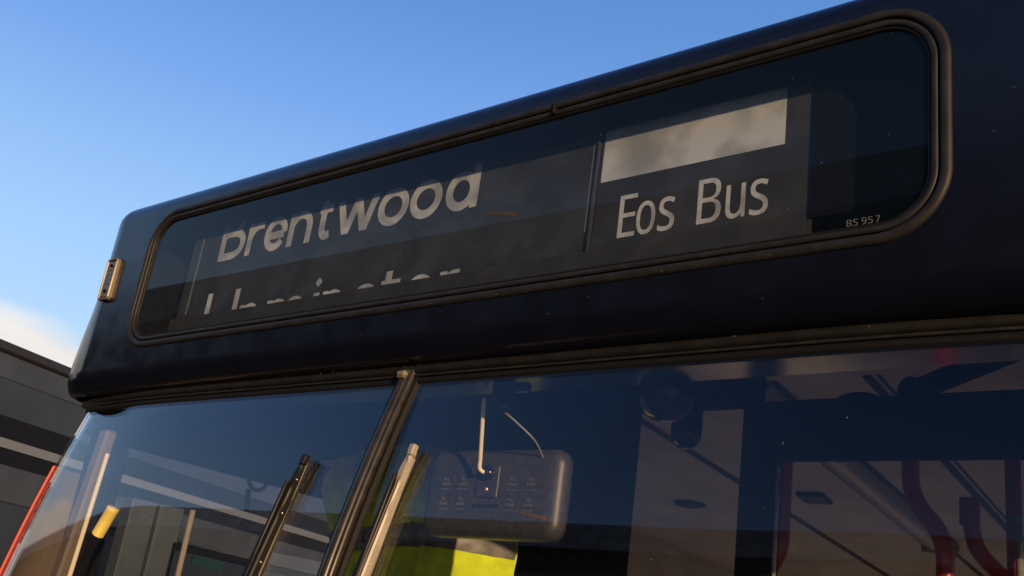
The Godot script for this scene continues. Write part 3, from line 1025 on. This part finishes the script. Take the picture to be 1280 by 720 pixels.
	box(st, Vector3(0.375, 2.362, -0.5), Vector3(0.05, 0.02, 0.02), 0.004)
	box(st, Vector3(0.395, 2.38, -0.5), Vector3(0.02, 0.10, 0.02), 0.004)
	build("ceiling_bracket", st, M.black, b)
	# door gear arm
	st = mb()
	var a0 := Vector3(0.695, 2.347, -0.6)
	var a1 := Vector3(1.02, 2.395, -0.42)
	var dd := (a1 - a0).normalized()
	var sx := dd.cross(Vector3.UP).normalized()
	box(st, (a0 + a1) / 2, Vector3(a0.distance_to(a1), 0.035, 0.03), 0.006, Basis(dd, sx.cross(dd), sx))
	ball(st, a0, Vector3(0.024, 0.03, 0.024), -1, 1, 8)
	build("door_gear_arm", st, M.black, b)
	# cab side: pillars, rods and fittings round the driver's window
	st = mb()
	var c0 := Vector3(-1.085, 2.2, -0.10)
	var c1 := Vector3(-1.075, 1.2, -0.02)
	var cd := (c0 - c1).normalized()
	box(st, (c0 + c1) / 2, Vector3(0.04, c0.distance_to(c1), 0.03), 0.006, Basis(cd.cross(Vector3(0, 0, 1)).normalized(), cd, cd.cross(Vector3(0, 0, 1)).normalized().cross(cd)))
	build("cab_pillar", st, M.trim_brown, b)
	st = mb()
	tube(st, [Vector3(-1.047, 2.14, -0.09), Vector3(-1.047, 1.2, -0.05)], 0.0055, 10)
	build("cab_pillar_trim", st, M.steel, b)
	for k in 2:
		boxed("cab_window_post", Vector3(-1.17, 1.15, -0.305 - k * 0.082), Vector3(-1.12, 2.062, -0.232 - k * 0.082), M.post_grey, b, 0.004)
	st = mb()
	tube(st, [Vector3(-0.805, 2.03, -0.2), Vector3(-0.80, 1.2, -0.2)], 0.0065, 10)
	build("grab_pole", st, M.gold_metal, b)
	st = mb()
	var h0 := Vector3(-0.978, 2.006, -0.1)
	var h1 := Vector3(-1.012, 1.950, -0.1)
	tube(st, [h0 + Vector3(0.004, 0.008, 0), h0, h1], 0.0145, 14)
	var grip := build("yellow_grip", st, M.yellow, b)
	st = mb()
	tube(st, [h1, Vector3(-1.028, 1.912, -0.1), Vector3(-1.05, 1.80, -0.1)], 0.011, 12)
	build("grip_stalk", st, M.black, grip)
	st = mb()
	var ring := []
	for k in 21:
		var a := TAU * k / 24.0
		ring.append(Vector3(-1.10, 2.178 + 0.026 * cos(a), -0.58 + 0.03 * sin(a)))
	tube(st, ring, 0.006, 8)
	tube(st, [Vector3(-1.10, 2.24, -0.58), Vector3(-1.10, 2.20, -0.58)], 0.005, 8)
	tube(st, [Vector3(-1.10, 2.15, -0.555), Vector3(-1.10, 2.09, -0.565)], 0.008, 8)
	build("coat_hook", st, M.black, b)

func ceil_y(z: float) -> float:
	return 2.48 + 0.05 * (clampf(z, -6.0, -0.9) + 0.9)

func along(x: float, z: float, x_per_z: float, z_to: float) -> Array:
	return [Vector3(x, ceil_y(z), z), Vector3(x + (z_to - z) * x_per_z, ceil_y(z_to), z_to)]

func saloon(b: Node3D) -> void:
	var st := mb()
	st.set_smooth_group(-1)
	var zs := [-0.15, -0.9, -6.0, -9.0]
	for k in 3:
		for dy in [0.0, 0.03]:
			quad(st, Vector3(-1.18, ceil_y(zs[k]) + dy, zs[k]), Vector3(1.18, ceil_y(zs[k]) + dy, zs[k]), Vector3(1.18, ceil_y(zs[k + 1]) + dy, zs[k + 1]), Vector3(-1.18, ceil_y(zs[k + 1]) + dy, zs[k + 1]))
	var ceil_ := build("ceiling", st, M.ceiling, b)
	for sg in [-1.0, 1.0]:
		boxed("upper_side_lining", Vector3(sg * 1.17, 2.2, -9.0), Vector3(sg * 1.18, 2.52, -0.85), M.ceiling, b, 0.0)
	# joint strips
	for l in [[-0.264, -2.086, 0.055, 0.006], [-0.24, -1.40, 0.055, 0.006], [0.495, -0.95, 0.07, 0.010], [0.52, -0.95, 0.07, 0.004]]:
		st = mb()
		var e := along(l[0] + (-0.9 - l[1]) * l[2], -0.9, l[2], -6.0)
		tube(st, [e[0], e[1]], l[3], 8)
		build("ceiling_joint", st, M.ceiling_trim, ceil_)
	# lighting trunk: half-round duct with edge strips
	st = mb()
	var e0 := along(0.225, -0.9, 0.07, -2.62)
	var fr := []
	for k in 9:
		var p: Vector3 = e0[0].lerp(e0[1], k / 8.0)
		fr.append([p, Vector3.RIGHT, Vector3.DOWN])
	var pr := []
	for k in 13:
		var a := PI * k / 12.0
		pr.append(Vector2(-0.055 * cos(a), 0.03 * sin(a)))
	sweep(st, fr, pr)
	var duct := build("lighting_trunk", st, M.duct, ceil_)
	for x in [-0.058, 0.058]:
		st = mb()
		tube(st, [e0[0] + Vector3(x, -0.002, 0), e0[1] + Vector3(x, -0.002, 0)], 0.007, 8)
		build("edge_strip", st, M.ceiling_trim, duct)
	st = mb()
	box(st, e0[1] + Vector3(0, -0.016, -0.01), Vector3(0.13, 0.036, 0.02), 0.006)
	build("end_cap", st, M.duct, duct)
	st = mb()
	e0 = along(0.115, -2.7, 0.07, -6.0)
	tube(st, e0, 0.008, 8)
	build("ceiling_joint", st, M.ceiling_trim, ceil_)
	for c in [[-0.606, -2.10, 0.06], [-0.083, -1.98, 0.052]]:
		st = mb()
		if c[0] < -0.3:
			ball(st, Vector3(c[0], ceil_y(c[1]) - 0.004, c[1]), Vector3(c[2], 0.012, 0.055), -1.0, 1.0, 12)
		else:
			box(st, Vector3(c[0], ceil_y(c[1]) - 0.004, c[1]), Vector3(c[2] * 1.7, 0.016, 0.13), 0.005, Basis(Vector3.UP, 0.15))
		build("ceiling_vent", st, M.vent, ceil_)
	# handrails
	var rails := [[Vector3(0.541, 2.44, -1.05), Vector3(0.541, 2.30, -1.05), Vector3(0.546, 2.26, -1.05), Vector3(0.565, 2.222, -1.05), Vector3(0.594, 2.186, -1.05), Vector3(0.611, 2.14, -1.05), Vector3(0.613, 2.09, -1.05), Vector3(0.613, 0.4, -1.05)],
		[Vector3(0.59, 2.285, -1.3), Vector3(0.594, 2.23, -1.3), Vector3(0.607, 2.18, -1.3), Vector3(0.65, 2.13, -1.3), Vector3(0.72, 2.07, -1.3), Vector3(0.80, 2.01, -1.3), Vector3(0.82, 1.9, -1.3), Vector3(0.82, 0.4, -1.3)],
		[Vector3(0.203, 2.47, -1.15), Vector3(0.203, 2.19, -1.15), Vector3(0.20, 2.14, -1.15), Vector3(0.175, 2.09, -1.15), Vector3(0.13, 2.05, -1.15), Vector3(0.11, 1.98, -1.15), Vector3(0.11, 0.4, -1.15)],
		[Vector3(0.76, 2.45, -1.0), Vector3(0.76, 0.4, -1.0)],
		[Vector3(-0.10, 2.16, -0.90), Vector3(-0.085, 2.10, -0.90), Vector3(-0.087, 2.05, -0.90), Vector3(-0.088, 0.4, -0.90)]]
	var k := 0
	for r in rails:
		st = mb()
		tube(st, curve(r, 0.012) if r.size() > 2 else r, 0.0185 if k < 3 else 0.015, 14)
		build("handrail", st, M.rail, b)
		k += 1
	for so in [[rails[1][0], 0.022], [rails[0][5] + Vector3(0, -0.12, 0), 0.022]]:
		st = mb()
		tube(st, [so[0] + Vector3(0, 0.01, 0), so[0] + Vector3(0, -0.05, 0)], so[1], 16)
		build("rail_socket", st, M.rail, b)
	st = mb()
	tube(st, [Vector3(0.775, 2.2, -0.97), Vector3(0.775, 1.2, -0.97)], 0.007, 10)
	build("stanchion", st, M.trim_grey, b)

# ---------------------------------------------------------------- the jacket hung in the cab
func jacket() -> void:
	var j := Node3D.new()
	j.name = "hi_vis_jacket"
	j.position = Vector3(-0.60, 1.5, -0.76)
	add_child(j, true)
	tag(j, "yellow hi-vis jacket with grey reflective band hanging inside the cab behind the mirror", "jacket")
	var fold := noise(1.0, 51, 3)
	var shape := func(u: float, v: float, lift: float) -> Vector3:
		# u across 0..1, v up 0..1 (1.5 m to 2.36 m)
		var y := v * 0.86
		var half := 0.365
		if v > 0.74:
			half = lerpf(0.365, 0.09, pow((v - 0.74) / 0.26, 1.6))
		var x := (u * 2.0 - 1.0) * half
		x -= 0.20 * smoothstep(0.6, 1.0, v) * (0.6 if u > 0.5 else 1.0)
		var f := fold.get_noise_2d(u * 42.0 + v * 9.0, v * 11.0)
		var g := sin(u * 25.0 + 2.2 * sin(v * 6.0)) * 0.5 + sin(u * 11.0 + 2.0 + v * 3.0) * 0.5
		var rise := 0.22 * smoothstep(0.0, 0.82, u) - 0.16 * pow(maxf(0.0, (u - 0.8) / 0.2), 2.0)
		var z := rise * (1.0 - 0.5 * smoothstep(0.7, 1.0, v)) + 0.013 * g * (1.15 - v) + 0.020 * f
		return Vector3(x, y, z + lift)
	var st := mb()
	st.set_smooth_group(0)
	var nu := 48
	var nv := 40
	for i in nu:
		for k in nv:
			var q := []
			for e in [[0, 0], [1, 0], [1, 1], [0, 1]]:
				q.append(shape.call(float(i + e[0]) / nu, float(k + e[1]) / nv, 0.0))
			quad(st, q[0], q[1], q[2], q[3])
	build("body", st, M.hivis, j)
	for band in [[0.606, 0.668], [0.30, 0.36]]:
		st = mb()
		st.set_smooth_group(0)
		for i in nu:
			for k in 4:
				var q := []
				for e in [[0, 0], [1, 0], [1, 1], [0, 1]]:
					q.append(shape.call(float(i + e[0]) / nu, lerpf(band[0], band[1], (k + e[1]) / 4.0), 0.004))
				quad(st, q[0], q[1], q[2], q[3])
		build("reflective_band", st, M.band, j)
